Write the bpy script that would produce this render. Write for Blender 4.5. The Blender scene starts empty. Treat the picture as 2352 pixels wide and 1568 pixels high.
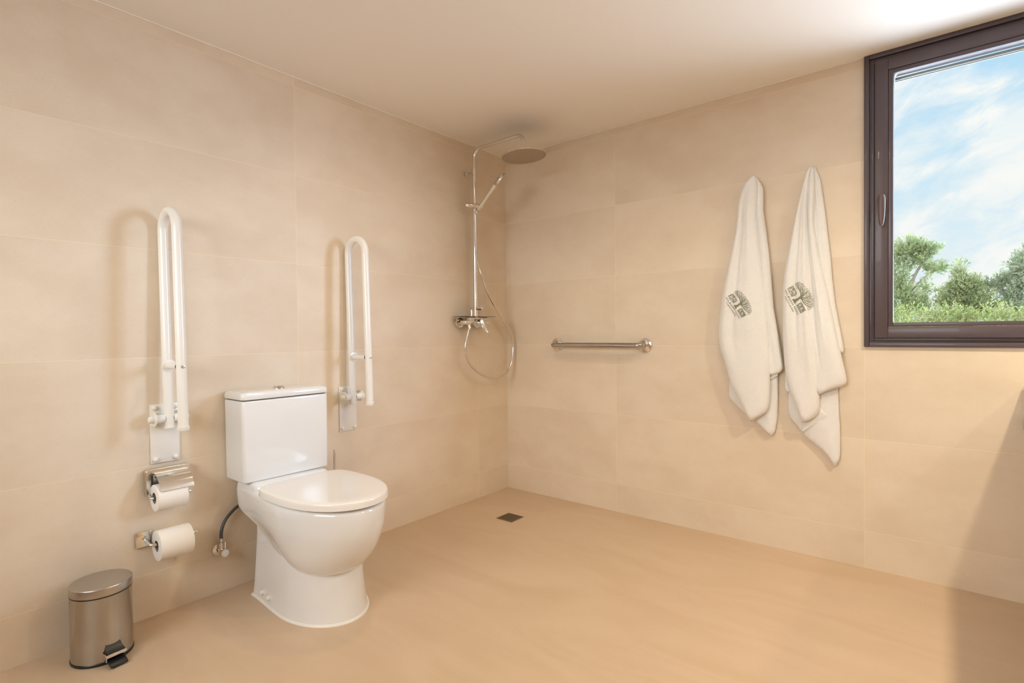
import bpy, bmesh, math, random
from mathutils import Vector, Matrix, noise
from mathutils.bvhtree import BVHTree
import math
pi = math.pi
S = bpy.context.scene
col = S.collection
random.seed(7)

# ------------------------------------------------------------------ camera
H = 2.2053                       # ceiling height; corner of the two tiled walls is the origin
CAM = Vector((2.28411, -2.75377, 1.04014))
yaw, pit, rol = -0.682742, -0.016341, -0.010388
fw = Vector((math.sin(yaw) * math.cos(pit), math.cos(yaw) * math.cos(pit), math.sin(pit)))
rt = Vector((math.cos(yaw), -math.sin(yaw), 0))
up = rt.cross(fw)
r2 = rt * math.cos(rol) + up * math.sin(rol)
u2 = -rt * math.sin(rol) + up * math.cos(rol)
cd = bpy.data.cameras.new('camera')
cam = bpy.data.objects.new('camera', cd)
col.objects.link(cam)
cam.matrix_world = Matrix(((r2.x, u2.x, -fw.x, CAM.x), (r2.y, u2.y, -fw.y, CAM.y), (r2.z, u2.z, -fw.z, CAM.z), (0, 0, 0, 1)))
cd.sensor_width = 36
cd.lens = 1223.142 / 2352 * 36
cd.clip_start = 0.02
S.camera = cam

# ------------------------------------------------------------------ colour, sampling quality
S.view_settings.view_transform = 'Standard'
S.view_settings.look = 'None'
S.view_settings.gamma = 1
S.view_settings.use_curve_mapping = False
S.view_settings.exposure = 0.12
S.cycles.use_denoising = True
S.cycles.max_bounces = 14
S.cycles.diffuse_bounces = 8
S.cycles.glossy_bounces = 5
S.cycles.sample_clamp_indirect = 6
S.cycles.caustics_reflective = False
S.cycles.caustics_refractive = False


# ------------------------------------------------------------------ node helper
class NT:
    def __init__(s, tree):
        s.t = tree
        tree.nodes.clear()

    def n(s, typ, **k):
        nd = s.t.nodes.new(typ)
        for a, b in k.items():
            if a.startswith('i_'):
                key = a[2:]
                key = int(key) if key.isdigit() else key.replace('_', ' ')
                if isinstance(b, bpy.types.NodeSocket):
                    s.t.links.new(b, nd.inputs[key])
                else:
                    nd.inputs[key].default_value = b
            else:
                setattr(nd, a, b)
        return nd

    def m(s, op, a, b=0.0, c=0.0, clamp=False):
        nd = s.t.nodes.new('ShaderNodeMath')
        nd.operation = op
        nd.use_clamp = clamp
        for i, v in enumerate((a, b, c)):
            if isinstance(v, bpy.types.NodeSocket):
                s.t.links.new(v, nd.inputs[i])
            else:
                nd.inputs[i].default_value = v
        return nd.outputs[0]

    def mix(s, f, a, b):
        nd = s.t.nodes.new('ShaderNodeMix')
        nd.data_type = 'RGBA'
        for key, v in ((0, f), (6, a), (7, b)):
            if isinstance(v, bpy.types.NodeSocket):
                s.t.links.new(v, nd.inputs[key])
            else:
                nd.inputs[key].default_value = v if key == 0 else (*v[:3], 1)
        return nd.outputs[2]

    def ss(s, x, a, b):          # smoothstep
        nd = s.t.nodes.new('ShaderNodeMapRange')
        nd.interpolation_type = 'SMOOTHSTEP'
        s.t.links.new(x, nd.inputs[0])
        nd.inputs[1].default_value = a
        nd.inputs[2].default_value = b
        return nd.outputs[0]

    def link(s, a, b):
        s.t.links.new(a, b)


# ------------------------------------------------------------------ world: hazy sky with clouds, plus added bright lobes out of view
S_GLOW, C_GLOW = 24.0, (.74, .98, 1.36)              # added glow lobe out of view, lights the left wall through the window
S_GROUND, C_GROUND = 12.5, (.88, 1, 1.18)          # sunlit ground below the horizon
S_REAR, C_REAR = 8.0, (1.0, 1, 1)               # added bright lobe behind the camera, fill through the rear window
W = bpy.data.worlds.new('sky')
S.world = W
W.use_nodes = True
w = NT(W.node_tree)
tc = w.n('ShaderNodeTexCoord').outputs['Generated']
sx = w.n('ShaderNodeSeparateXYZ', i_0=tc)
dx, dy, dz = sx.outputs
az = w.m('MULTIPLY', w.m('ARCTAN2', dx, dy), 57.2958)
el = w.m('MULTIPLY', w.m('ARCSINE', dz), 57.2958)
cxyz = w.n('ShaderNodeCombineXYZ', i_0=w.m('MULTIPLY', az, 0.10), i_1=w.m('MULTIPLY', w.m('SUBTRACT', el, w.m('MULTIPLY', az, 0.30)), 0.17), i_2=3.7)
nz = w.n('ShaderNodeTexNoise', i_Vector=cxyz.outputs[0], i_Scale=2.1, i_Detail=9.0, i_Roughness=0.60, i_Distortion=0.35).outputs[0]


def blob(a0, e0, ra, re, amp):
    da = w.m('DIVIDE', w.m('SUBTRACT', az, a0), ra)
    de = w.m('DIVIDE', w.m('SUBTRACT', el, e0), re)
    q = w.m('ADD', w.m('MULTIPLY', da, da), w.m('MULTIPLY', de, de))
    return w.m('MULTIPLY', w.m('EXPONENT', w.m('MULTIPLY', q, -1.0)), amp)


cl = w.m('ADD', w.m('MULTIPLY', w.m('SUBTRACT', nz, 0.5), 3.0), 0.36)
for b in ((4.4, 14.6, 2.3, 2.8, 1.2), (3.0, 10.8, 4.5, 2.2, .6), (-2.0, 9.5, 2.0, 1.5, .45), (1.0, 18.3, 2.2, .8, .25), (-.5, 14.6, 2.4, 1.2, -.3), (4.6, 20.5, 3.0, 1.3, -.6), (1.5, 5, 9, 3.0, .8)):
    cl = w.m('ADD', cl, blob(*b))
cl = w.m('MINIMUM', w.m('MAXIMUM', cl, 0.0), 1.0)
blue = w.mix(w.ss(el, 4.0, 24.0), (.68, .84, .93), (.45, .70, .90))
white = w.mix(w.ss(nz, .35, .65), (.80, .87, .91), (.95, .94, .92))
sky = w.mix(cl, blue, white)
glow = w.n('ShaderNodeVectorMath', operation='DOT_PRODUCT', i_0=tc, i_1=(0.905, 0.402, 0.13)).outputs['Value']
g = w.ss(glow, .86, .97)
skyc = w.mix(g, sky, C_GLOW)
gstr = w.m('ADD', .98, w.m('MULTIPLY', g, S_GLOW))
g2 = w.ss(w.n('ShaderNodeVectorMath', operation='DOT_PRODUCT', i_0=tc, i_1=(0.0, -.97, 0.24)).outputs['Value'], .45, .85)
skyc = w.mix(g2, skyc, C_REAR)
gstr = w.m('ADD', gstr, w.m('MULTIPLY', g2, S_REAR))
ground = w.ss(dz, -0.03, -0.10)
colr = w.mix(ground, skyc, C_GROUND)
gfront = w.m('ADD', .12, w.m('MULTIPLY', w.ss(dy, -.1, .6), .88))
stren = w.m('ADD', w.m('MULTIPLY', gstr, w.m('SUBTRACT', 1.0, ground)), w.m('MULTIPLY', w.m('MULTIPLY', ground, w.m('MULTIPLY', gfront, w.m('ADD', .3, w.m('MULTIPLY', w.ss(dz, -.8, -.25), .7)))), S_GROUND))
bg = w.n('ShaderNodeBackground', i_0=colr, i_1=stren)
wo = w.n('ShaderNodeOutputWorld', i_0=bg.outputs[0])
W.cycles.sampling_method = 'MANUAL'
W.cycles.sample_map_resolution = 1024

# ------------------------------------------------------------------ lamps: ceiling downlights over basin and towels, plus two added fills
def downlight_or_fill(x, y, watts, size=.045, ang=160, blend=1.0, c=(1.0, .88, .72)):
    l = bpy.data.lights.new('downlight_or_fill', 'SPOT')
    l.energy = watts
    l.color = c
    l.shadow_soft_size = size
    l.spot_size = math.radians(ang)
    l.spot_blend = blend
    o = bpy.data.objects.new('downlight_or_fill', l)
    col.objects.link(o)
    o.location = (x, y, H - .012)
    return o


LAMPS = (
    (2.86, -1.00, 104, (1, .84, .60)),
    (3.60, -1.00, 48, (1, .84, .60)),
    (1.80, -1.00, 22, (1, .88, .68)),
    (1.60, -3.20, 10, (.95, 1, 1.05)),  # added cool fill spot behind the camera, lifts the right wall
    (.75, -1.25, 15, (1, .82, .56)),  # added warm fill spot above the toilet side
)
for a in LAMPS:
    downlight_or_fill(a[0], a[1], a[2], c=a[3])
# the window openings, marked for the sampler
for loc_, rot_, sz_ in (((2.503, .13, 1.575), (-pi / 2, 0, 0), (.80, 1.05)), ((1.075, -3.82, 1.60), (pi / 2, 0, 0), (1.43, .98))):
    pl = bpy.data.lights.new('window_portal', 'AREA')
    pl.shape = 'RECTANGLE'
    pl.size, pl.size_y = sz_
    pl.cycles.is_portal = True
    po = bpy.data.objects.new('window_portal', pl)
    col.objects.link(po)
    po.location = loc_
    po.rotation_euler = rot_

# ------------------------------------------------------------------ materials
MATS = {}


def pm(name, color, rough=.5, metal=0.0, coat=0.0, spec=.5, bump=None, var=None):
    if name in MATS:
        return MATS[name]
    mt = bpy.data.materials.new(name)
    mt.use_nodes = True
    t = NT(mt.node_tree)
    bs = t.n('ShaderNodeBsdfPrincipled')
    bs.inputs['Base Color'].default_value = (*color, 1)
    bs.inputs['Roughness'].default_value = rough
    bs.inputs['Metallic'].default_value = metal
    bs.inputs['Coat Weight'].default_value = coat
    bs.inputs['Coat Roughness'].default_value = .04
    bs.inputs['Specular IOR Level'].default_value = spec
    tcn = t.n('ShaderNodeTexCoord').outputs['Object']
    if var:                                   # (scale, amount)
        nn = t.n('ShaderNodeTexNoise', i_Vector=tcn, i_Scale=var[0], i_Detail=3.0).outputs[0]
        c = t.mix(nn, tuple(v * (1 - var[1]) for v in color), tuple(min(1, v * (1 + var[1])) for v in color))
        t.link(c, bs.inputs['Base Color'])
    if bump:                                  # (scale, strength, distance)
        nn = t.n('ShaderNodeTexNoise', i_Vector=tcn, i_Scale=bump[0], i_Detail=2.0).outputs[0]
        bp = t.n('ShaderNodeBump', i_Height=nn, i_Strength=bump[1], i_Distance=bump[2])
        t.link(bp.outputs[0], bs.inputs['Normal'])
    t.n('ShaderNodeOutputMaterial', i_0=bs.outputs[0])
    MATS[name] = mt
    return mt


def tile_mat(name, axis, offset, sign):
    mt = bpy.data.materials.new(name)
    mt.use_nodes = True
    t = NT(mt.node_tree)
    bs = t.n('ShaderNodeBsdfPrincipled')
    tcn = t.n('ShaderNodeTexCoord').outputs['Object']
    s = t.n('ShaderNodeSeparateXYZ', i_0=tcn)
    u = t.m('MULTIPLY', s.outputs[axis], sign)
    uu = t.m('DIVIDE', t.m('SUBTRACT', u, offset), 1.198)
    vv = t.m('DIVIDE', t.m('SUBTRACT', s.outputs[2], .1628), .4)
    fu, fv = t.m('FRACT', uu), t.m('FRACT', vv)
    du = t.m('MULTIPLY', t.m('MINIMUM', fu, t.m('SUBTRACT', 1.0, fu)), 1.198)
    dv = t.m('MULTIPLY', t.m('MINIMUM', fv, t.m('SUBTRACT', 1.0, fv)), .4)
    d = t.m('MINIMUM', du, dv)
    seam = t.m('SUBTRACT', 1.0, t.ss(d, .0006, .0019))
    idv = t.n('ShaderNodeCombineXYZ', i_0=t.m('FLOOR', uu), i_1=t.m('FLOOR', vv), i_2=float(axis * 5 + 1))
    wn = t.n('ShaderNodeTexWhiteNoise', i_Vector=idv.outputs[0])
    shift = t.n('ShaderNodeVectorMath', operation='SCALE', i_0=wn.outputs['Color'])
    shift.inputs['Scale'].default_value = 7.0
    pos = t.n('ShaderNodeVectorMath', operation='ADD', i_0=tcn, i_1=shift.outputs[0]).outputs[0]
    mp = t.n('ShaderNodeMapping', i_0=pos)
    mp.inputs['Scale'].default_value = (1, 1, 1.6)
    big = t.n('ShaderNodeTexNoise', i_Vector=mp.outputs[0], i_Scale=2.6, i_Detail=4.0, i_Roughness=.6).outputs[0]
    fine = t.n('ShaderNodeTexNoise', i_Vector=tcn, i_Scale=260.0, i_Detail=2.0).outputs[0]
    lin = t.n('ShaderNodeMapping', i_0=tcn)
    lin.inputs['Scale'].default_value = (60, 60, 220)
    weave = t.n('ShaderNodeTexNoise', i_Vector=lin.outputs[0], i_Scale=1.0, i_Detail=2.0).outputs[0]
    spk = t.n('ShaderNodeTexVoronoi', i_Vector=tcn, i_Scale=60.0)
    spot = t.m('MULTIPLY', t.m('SUBTRACT', 1.0, t.ss(spk.outputs['Distance'], .03, .13)), t.ss(t.n('ShaderNodeSeparateColor', i_0=spk.outputs['Color']).outputs[0], .92, .99))
    base = t.mix(t.ss(big, .30, .70), TILE_A, TILE_B)
    k = t.m('ADD', .93, t.m('ADD', t.m('MULTIPLY', fine, .075), t.m('MULTIPLY', weave, .055)))
    k = t.m('MULTIPLY', k, t.m('ADD', .975, t.m('MULTIPLY', wn.outputs['Value'], .05)))
    k = t.m('SUBTRACT', k, t.m('MULTIPLY', spot, .16))
    sc = t.n('ShaderNodeVectorMath', operation='SCALE', i_0=base)
    t.link(k, sc.inputs['Scale'])
    colr_ = t.mix(t.m('MULTIPLY', seam, .62), sc.outputs[0], (.86, .74, .54))
    t.link(colr_, bs.inputs['Base Color'])
    bs.inputs['Roughness'].default_value = .52
    bs.inputs['Specular IOR Level'].default_value = .35
    hgt = t.m('SUBTRACT', t.m('MULTIPLY', fine, .25), seam)
    bp = t.n('ShaderNodeBump', i_Height=hgt, i_Strength=.35, i_Distance=.0008)
    t.link(bp.outputs[0], bs.inputs['Normal'])
    t.n('ShaderNodeOutputMaterial', i_0=bs.outputs[0])
    return mt


def floor_mat():
    mt = bpy.data.materials.new('microcement_floor')
    mt.use_nodes = True
    t = NT(mt.node_tree)
    bs = t.n('ShaderNodeBsdfPrincipled')
    tcn = t.n('ShaderNodeTexCoord').outputs['Object']
    mp = t.n('ShaderNodeMapping', i_0=tcn)
    mp.inputs['Rotation'].default_value = (0, 0, .6)
    mp.inputs['Scale'].default_value = (1.0, 3.2, 1.0)
    a = t.n('ShaderNodeTexNoise', i_Vector=mp.outputs[0], i_Scale=1.7, i_Detail=6.0, i_Roughness=.6, i_Distortion=1.2).outputs[0]
    b = t.n('ShaderNodeTexNoise', i_Vector=tcn, i_Scale=180.0, i_Detail=2.0).outputs[0]
    spk = t.n('ShaderNodeTexVoronoi', i_Vector=tcn, i_Scale=5.0)
    dot = t.m('SUBTRACT', 1.0, t.ss(spk.outputs['Distance'], .008, .022))
    c = t.mix(t.ss(a, .3, .7), FLOOR_A, FLOOR_B)
    k = t.m('SUBTRACT', t.m('ADD', .96, t.m('MULTIPLY', b, .08)), t.m('MULTIPLY', dot, .45))
    sc = t.n('ShaderNodeVectorMath', operation='SCALE', i_0=c)
    t.link(k, sc.inputs['Scale'])
    t.link(sc.outputs[0], bs.inputs['Base Color'])
    t.link(t.m('ADD', .36, t.m('MULTIPLY', a, .2)), bs.inputs['Roughness'])
    bp = t.n('ShaderNodeBump', i_Height=a, i_Strength=.12, i_Distance=.004)
    t.link(bp.outputs[0], bs.inputs['Normal'])
    t.n('ShaderNodeOutputMaterial', i_0=bs.outputs[0])
    return mt


def glass_mat():
    mt = bpy.data.materials.new('window_glass')
    mt.use_nodes = True
    t = NT(mt.node_tree)
    fr = t.n('ShaderNodeFresnel', i_IOR=1.35)
    tr = t.n('ShaderNodeBsdfTransparent')
    tr.inputs[0].default_value = (.97, .985, .98, 1)
    gl = t.n('ShaderNodeBsdfGlossy', i_Roughness=.01)
    ge = t.n('ShaderNodeNewGeometry')          # reflect on the outer skins only, no internal reflection inside the thin pane
    fac = t.m('MULTIPLY', fr.outputs[0], t.m('SUBTRACT', 1.0, ge.outputs['Backfacing']))
    mx = t.n('ShaderNodeMixShader', i_0=fac, i_1=tr.outputs[0], i_2=gl.outputs[0])
    t.n('ShaderNodeOutputMaterial', i_0=mx.outputs[0])
    return mt


def leaf_mat(name, c1, c2):
    mt = bpy.data.materials.new(name)
    mt.use_nodes = True
    t = NT(mt.node_tree)
    tcn = t.n('ShaderNodeTexCoord').outputs['Object']
    nn = t.n('ShaderNodeTexNoise', i_Vector=tcn, i_Scale=9.0, i_Detail=3.0).outputs[0]
    c = t.mix(t.ss(nn, .35, .65), c1, c2)
    df = t.n('ShaderNodeBsdfDiffuse', i_0=c)
    tl = t.n('ShaderNodeBsdfTranslucent', i_0=c)
    mx = t.n('ShaderNodeMixShader', i_0=.4, i_1=df.outputs[0], i_2=tl.outputs[0])
    t.n('ShaderNodeOutputMaterial', i_0=mx.outputs[0])
    return mt


TILE_A, TILE_B = (.700, .590, .462), (.755, .660, .535)
FLOOR_A, FLOOR_B = (.555, .410, .275), (.600, .455, .322)
M_wl = tile_mat('stone_tile_left', 1, .2894, -1.0)
M_wr = tile_mat('stone_tile_right', 0, .8153, 1.0)
M_floor = floor_mat()
M_ceil = pm('ceiling_paint', (.88, .86, .83), .75, bump=(90, .1, .001))
M_white_paint = pm('white_bead', (.86, .80, .72), .6)
M_por = pm('porcelain', (.765, .78, .79), .10, coat=.6, var=(3, .01))
M_seat = pm('seat_plastic', (.80, .785, .765), .16, coat=.4)
M_pow = pm('white_powder_coat', (.80, .79, .75), .28, coat=.2)
M_powc = pm('white_plastic_cap', (.80, .78, .73), .35)
M_chr = pm('chrome', (.80, .79, .77), .07, 1.0)
M_bchr = pm('satin_steel', (.76, .74, .71), .20, 1.0)
M_sst = pm('stainless_steel', (.50, .485, .47), .10, 1.0, bump=(300, .02, .0005))
M_ssl = pm('brushed_steel_lid', (.50, .48, .46), .30, 1.0)
M_blk = pm('black_plastic', (.012, .012, .014), .3)
M_drk = pm('gap_shade', (.03, .025, .02), .7)  # shade put into the colour, for the lid gap and drain hollow
M_hose = pm('grey_braided_hose', (.075, .078, .075), .38, .2, bump=(900, .4, .001))
M_pap = pm('toilet_paper', (.86, .84, .80), .95, spec=.1, bump=(220, .35, .002))
M_tow = pm('terry_towel', (.90, .905, .90), .95, spec=.1, bump=(420, .9, .004))
M_emb = pm('green_embroidery', (.23, .24, .155), .9, spec=.1, var=(200, .25))
M_frm = pm('bronze_aluminium', (.080, .058, .068), .40, coat=.1, bump=(500, .08, .0005))
M_frd = pm('dark_gasket', (.018, .017, .022), .45)
M_hdl = pm('bronze_handle', (.10, .062, .060), .35)
M_glass = glass_mat()
M_silver = pm('pale_rail', (.55, .62, .62), .3, .4)
M_bark = pm('bark', (.22, .19, .15), .9)
M_grate = pm('drain_steel', (.30, .235, .16), .35, .8)
M_rub = pm('speckled_nozzle_plate', (.40, .335, .26), .5, .3, bump=(600, .5, .002), var=(500, .35))


# ------------------------------------------------------------------ mesh helper
class MB:
    def __init__(s):
        s.b = bmesh.new()

    def box(s, x0, x1, y0, y1, z0, z1, bev=0.0, seg=2, mat=None):
        b = bmesh.new()
        vs = [b.verts.new(p) for p in ((x0, y0, z0), (x1, y0, z0), (x1, y1, z0), (x0, y1, z0), (x0, y0, z1), (x1, y0, z1), (x1, y1, z1), (x0, y1, z1))]
        for f in ((3, 2, 1, 0), (4, 5, 6, 7), (0, 1, 5, 4), (1, 2, 6, 5), (2, 3, 7, 6), (3, 0, 4, 7)):
            b.faces.new([vs[i] for i in f])
        if bev > 0:
            bmesh.ops.bevel(b, geom=b.edges[:], offset=bev, segments=seg, profile=.5, affect='EDGES')
        if mat is not None:
            b.transform(mat)
        s.join(b)
        return s

    def join(s, b):
        me = bpy.data.meshes.new('tmp')
        b.to_mesh(me)
        b.free()
        s.b.from_mesh(me)
        bpy.data.meshes.remove(me)

    def rings(s, rings, cap0=True, cap1=True, closed=False):
        vr = [[s.b.verts.new(p) for p in r] for r in rings]
        n = len(vr[0])
        m = len(vr)
        for i in range(m if closed else m - 1):
            A, B = vr[i], vr[(i + 1) % m]
            for j in range(n):
                s.b.faces.new((A[j], A[(j + 1) % n], B[(j + 1) % n], B[j]))
        if cap0 and not closed:
            s.b.faces.new(list(reversed(vr[0])))
        if cap1 and not closed:
            s.b.faces.new(vr[-1])
        return s

    def tube(s, pts, r, n=16, caps=True, smooth=0):
        pts = [Vector(p) for p in pts]
        if smooth:
            pts = spline(pts, smooth)
        rr = r if isinstance(r, (list, tuple)) else [r] * len(pts)
        if len(rr) != len(pts):
            rr = [rr[min(len(rr) - 1, int(i * len(rr) / len(pts)))] for i in range(len(pts))]
        t0 = (pts[1] - pts[0]).normalized()
        ref = Vector((0, 0, 1)) if abs(t0.z) < .9 else Vector((1, 0, 0))
        u = t0.cross(ref).normalized()
        out = []
        for i, p in enumerate(pts):
            t = (pts[min(i + 1, len(pts) - 1)] - pts[max(i - 1, 0)]).normalized()
            u = (u - t * u.dot(t)).normalized()
            v = t.cross(u)
            out.append([p + (u * math.cos(a) + v * math.sin(a)) * rr[i] for a in [2 * pi * k / n for k in range(n)]])
        s.rings(out, caps, caps)
        return s

    def cyl(s, a, b_, r, n=32, bev=0.0):
        a, b_ = Vector(a), Vector(b_)
        d = (b_ - a)
        L = d.length
        if bev > 0:
            return s.lathe(a, d, [(0, 0), (r - bev, 0), (r - bev * .3, bev * .3), (r, bev), (r, L - bev), (r - bev * .3, L - bev * .3), (r - bev, L), (0, L)], n)
        return s.lathe(a, d, [(0, 0), (r, 0), (r, L), (0, L)], n)

    def lathe(s, o, axis, prof, n=32, sx=1.0):
        o = Vector(o)
        t = Vector(axis).normalized()
        ref = Vector((0, 0, 1)) if abs(t.z) < .9 else Vector((0, 1, 0))
        u = t.cross(ref).normalized()
        v = t.cross(u)
        rings = []
        for r, h in prof:
            rings.append([o + t * h + (u * math.cos(a) * sx + v * math.sin(a)) * max(r, 1e-5) for a in [2 * pi * k / n for k in range(n)]])
        c0, c1 = prof[0][0] < 1e-4, prof[-1][0] < 1e-4
        vr = [[s.b.verts.new(p) for p in r] for r in rings]
        for A, B in zip(vr[:-1], vr[1:]):
            for j in range(n):
                s.b.faces.new((A[j], A[(j + 1) % n], B[(j + 1) % n], B[j]))
        bmesh.ops.remove_doubles(s.b, verts=[x for r in (vr[:1] + vr[-1:]) for x in r], dist=1e-4) if (c0 or c1) else None
        return s

    def prism(s, poly, fn, h0, h1):
        """closed outline poly (2D) extruded from h0 to h1, fn(u, v, h) -> 3D"""
        A = [s.b.verts.new(fn(u, v, h0)) for u, v in poly]
        B = [s.b.verts.new(fn(u, v, h1)) for u, v in poly]
        n = len(poly)
        s.b.faces.new(list(reversed(A)))
        s.b.faces.new(B)
        for j in range(n):
            s.b.faces.new((A[j], A[(j + 1) % n], B[(j + 1) % n], B[j]))
        return s

    def build(s, name, mat, parent=None, angle=35, bevel=None, loc=None):
        bmesh.ops.recalc_face_normals(s.b, faces=s.b.faces[:])
        ca = math.radians(angle)
        for f in s.b.faces:
            f.smooth = True
        for e in s.b.edges:
            if len(e.link_faces) == 2:
                e.smooth = e.calc_face_angle(0) < ca
        me = bpy.data.meshes.new(name)
        if loc is not None:
            s.b.transform(Matrix.Translation(-Vector(loc)))
        s.b.to_mesh(me)
        s.b.free()
        if isinstance(mat, (list, tuple)):
            for m_ in mat:
                me.materials.append(m_)
        else:
            me.materials.append(mat)
        o = bpy.data.objects.new(name, me)
        col.objects.link(o)
        if parent is not None:
            o.parent = parent
            off = Vector((0, 0, 0))
            q = parent
            while q is not None:
                off += Vector(q.location)
                q = q.parent
            if loc is None:
                o.location = -off
            else:
                o.location = Vector(loc) - off
        elif loc is not None:
            o.location = loc
        if bevel:
            md = o.modifiers.new('bevel', 'BEVEL')
            md.width = bevel
            md.segments = 2
            md.limit_method = 'ANGLE'
            md.angle_limit = math.radians(40)
        return o


def spline(P, k):
    out = []
    n = len(P)
    for i in range(n - 1):
        p0, p1, p2, p3 = P[max(i - 1, 0)], P[i], P[i + 1], P[min(i + 2, n - 1)]
        for j in range(k):
            t = j / k
            out.append(.5 * ((2 * p1) + (p2 - p0) * t + (2 * p0 - 5 * p1 + 4 * p2 - p3) * t * t + (-p0 + 3 * p1 - 3 * p2 + p3) * t ** 3))
    out.append(P[-1])
    return out


def thing(name, label, cat, loc, group=None):
    o = bpy.data.objects.new(name, None)
    o.empty_display_size = .05
    col.objects.link(o)
    o.location = loc
    o['label'] = label
    o['category'] = cat
    if group:
        o['group'] = group
    return o


def tag(o, label, cat, group=None):
    o['label'] = label
    o['category'] = cat
    if group:
        o['group'] = group
    return o


def struct(o, label=None):
    o['kind'] = 'structure'
    if label:
        o['label'] = label
    return o


# ------------------------------------------------------------------ room shell
RX, RY = 4.3, -3.7
WX0, WX1, WZ0 = 2.0123, 2.990, .9636          # window opening in the right-hand wall
struct(MB().box(-.2, RX + .2, RY - .2, .12, -.2, 0).build('floor', M_floor))
struct(MB().box(-.2, RX + .2, RY - .2, .12, H, H + .2).build('ceiling', M_ceil))
struct(MB().box(-.2, 0, RY - .2, 0, 0, H).build('wall_left', M_wl))
struct(MB().box(-.2, WX0, 0, .12, 0, H).box(WX1, RX + .2, 0, .12, 0, H).box(WX0, WX1, 0, .12, 0, WZ0).build('wall_right', M_wr))
# the two walls behind the photographer, the rear one with an added fill window
A0, A1, B0, B1 = .3, 1.85, 1.05, 2.15           # added rear fill window, along x and z
struct(MB().box(RX, RX + .2, RY, 0, 0, H).build('wall_side', M_wl))
struct(MB().box(0, A0, RY - .2, RY, 0, H).box(A1, RX, RY - .2, RY, 0, H).box(A0, A1, RY - .2, RY, 0, B0).box(A0, A1, RY - .2, RY, B1, H).build('wall_rear', M_wr))
struct(MB().box(0, .0035, RY, 0, H - .0045, H).build('trim_1', M_white_paint))
struct(MB().box(.0035, WX0 - .004, -.0025, 0, H - .003, H).build('trim_2', M_white_paint))

# ------------------------------------------------------------------ window
fr = MB()
def ring(mb, a0, a1, b0, b1, wd, y0, y1, bev=0.0):    # rectangular picture-frame of width wd
    mb.box(a0, a0 + wd, y0, y1, b0, b1, bev)
    mb.box(a1 - wd, a1, y0, y1, b0, b1, bev)
    mb.box(a0 + wd, a1 - wd, y0, y1, b0, b0 + wd, bev)
    mb.box(a0 + wd, a1 - wd, y0, y1, b1 - wd, b1, bev)
    return mb
ring(fr, WX0, WX1, WZ0, H - .001, .019, -.014, .10, .003)
ring(fr, WX0 + .019, WX1 - .019, WZ0 + .019, H - .020, .006, -.001, .10)
ring(fr, WX0 + .0255, WX1 - .0255, WZ0 + .0255, H - .0265, .012, -.007, .10, .0015)
wf = struct(fr.build('window_1', M_frm))
SX0, SX1, SZ0, SZ1 = WX0 + .0395, WX1 - .0395, WZ0 + .0385, H - .040
sash = ring(MB(), SX0, SX1, SZ0, SZ1, .046, -.022, .06, .002).build('sash', M_frm, wf)
ring(MB(), SX0 + .047, SX1 - .047, SZ0 + .047, SZ1 - .047, .0165, -.019, .03, .001).build('glazing_bead', M_frm, wf)
MB().box(SX0 + .060, SX1 - .060, .012, .018, SZ0 + .060, SZ1 - .060).build('glass', M_glass, wf)
hb = MB()
hb.lathe((2.077, -.022, 1.584), (0, -1, 0), [(0, 0), (.016, 0), (.016, .005), (.014, .007), (0, .007)], 24)
hb.box(2.061, 2.093, -.029, -.022, 1.560, 1.595, .003)
hd = hb.build('handle', M_hdl, wf)
hl = MB()
prof = [(1.600, .0095), (1.595, .0125), (1.575, .0135), (1.55, .0135), (1.52, .0125), (1.49, .010), (1.474, .0065), (1.468, .002)]
for z_, w_ in prof:
    pass
hl.rings([[Vector((2.077 + w_ * math.cos(a) * (1 if abs(math.cos(a)) < 2 else 1), -.046 + .0065 * math.sin(a), z_)) for a in [2 * pi * k / 20 for k in range(20)]] for z_, w_ in prof])
hl.cyl((2.077, -.03, 1.583), (2.077, -.045, 1.583), .008)
hl.build('handle_lever', M_hdl, wf)
MB().box(SX0 + .066, SX1 - .066, .045, .055, SZ1 - .074, SZ1 - .062, .002).tube([(SX0 + .066, .046, SZ1 - .078), (SX1 - .066, .046, SZ1 - .078)], .003).build('awning_rail', M_silver, wf)

rw = struct(MB().box(A0, A0 + .06, RY - .1, RY - .02, B0, B1).box(A1 - .06, A1, RY - .1, RY - .02, B0, B1).box(A0 + .06, A1 - .06, RY - .1, RY - .02, B0, B0 + .06).box(A0 + .06, A1 - .06, RY - .1, RY - .02, B1 - .06, B1).build('fill_window', M_frm))  # unseen window, added to let fill light in from the rear
MB().box(A0 + .055, A1 - .055, RY - .063, RY - .057, B0 + .055, B1 - .055).build('glass', M_glass, rw)

# ------------------------------------------------------------------ toilet
TY = -1.632
toilet = thing('toilet', 'white porcelain close-coupled toilet with closed lid, standing against the left wall between two grab rails', 'toilet', (0, TY, 0))


def body_outline(x0, xm, x1, hw, hwr, n=72, rc=.03, yc=TY):
    """plan outline: half ellipse nose, sides easing from hw to hwr at the rear, rounded rear corners"""
    P = []
    k1 = n // 2
    for k in range(k1 + 1):
        t = -pi / 2 + pi * k / k1
        P.append((xm + (x1 - xm) * math.cos(t), yc + hw * math.sin(t)))
    k2 = n // 6
    side = []
    for k in range(1, k2):
        f = k / k2
        x = xm + (x0 + rc - xm) * f
        e = f * f * (3 - 2 * f)
        side.append((x, hw + (hwr - hw) * e))
    cor = [(x0 + rc - rc * math.sin(a), hwr - rc + rc * math.cos(a)) for a in [pi / 2 * k / 5 for k in range(6)]]
    s2 = side + cor
    P += [(x, yc + y) for x, y in s2]
    P += [(x, yc - y) for x, y in reversed(s2)]
    return P


def loft(rows, n=72):
    mb = MB()
    mb.rings([[Vector((x, y, z)) for x, y in body_outline(*r, n=n, rc=rc)] for z, r, rc in rows])
    return mb


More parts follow.
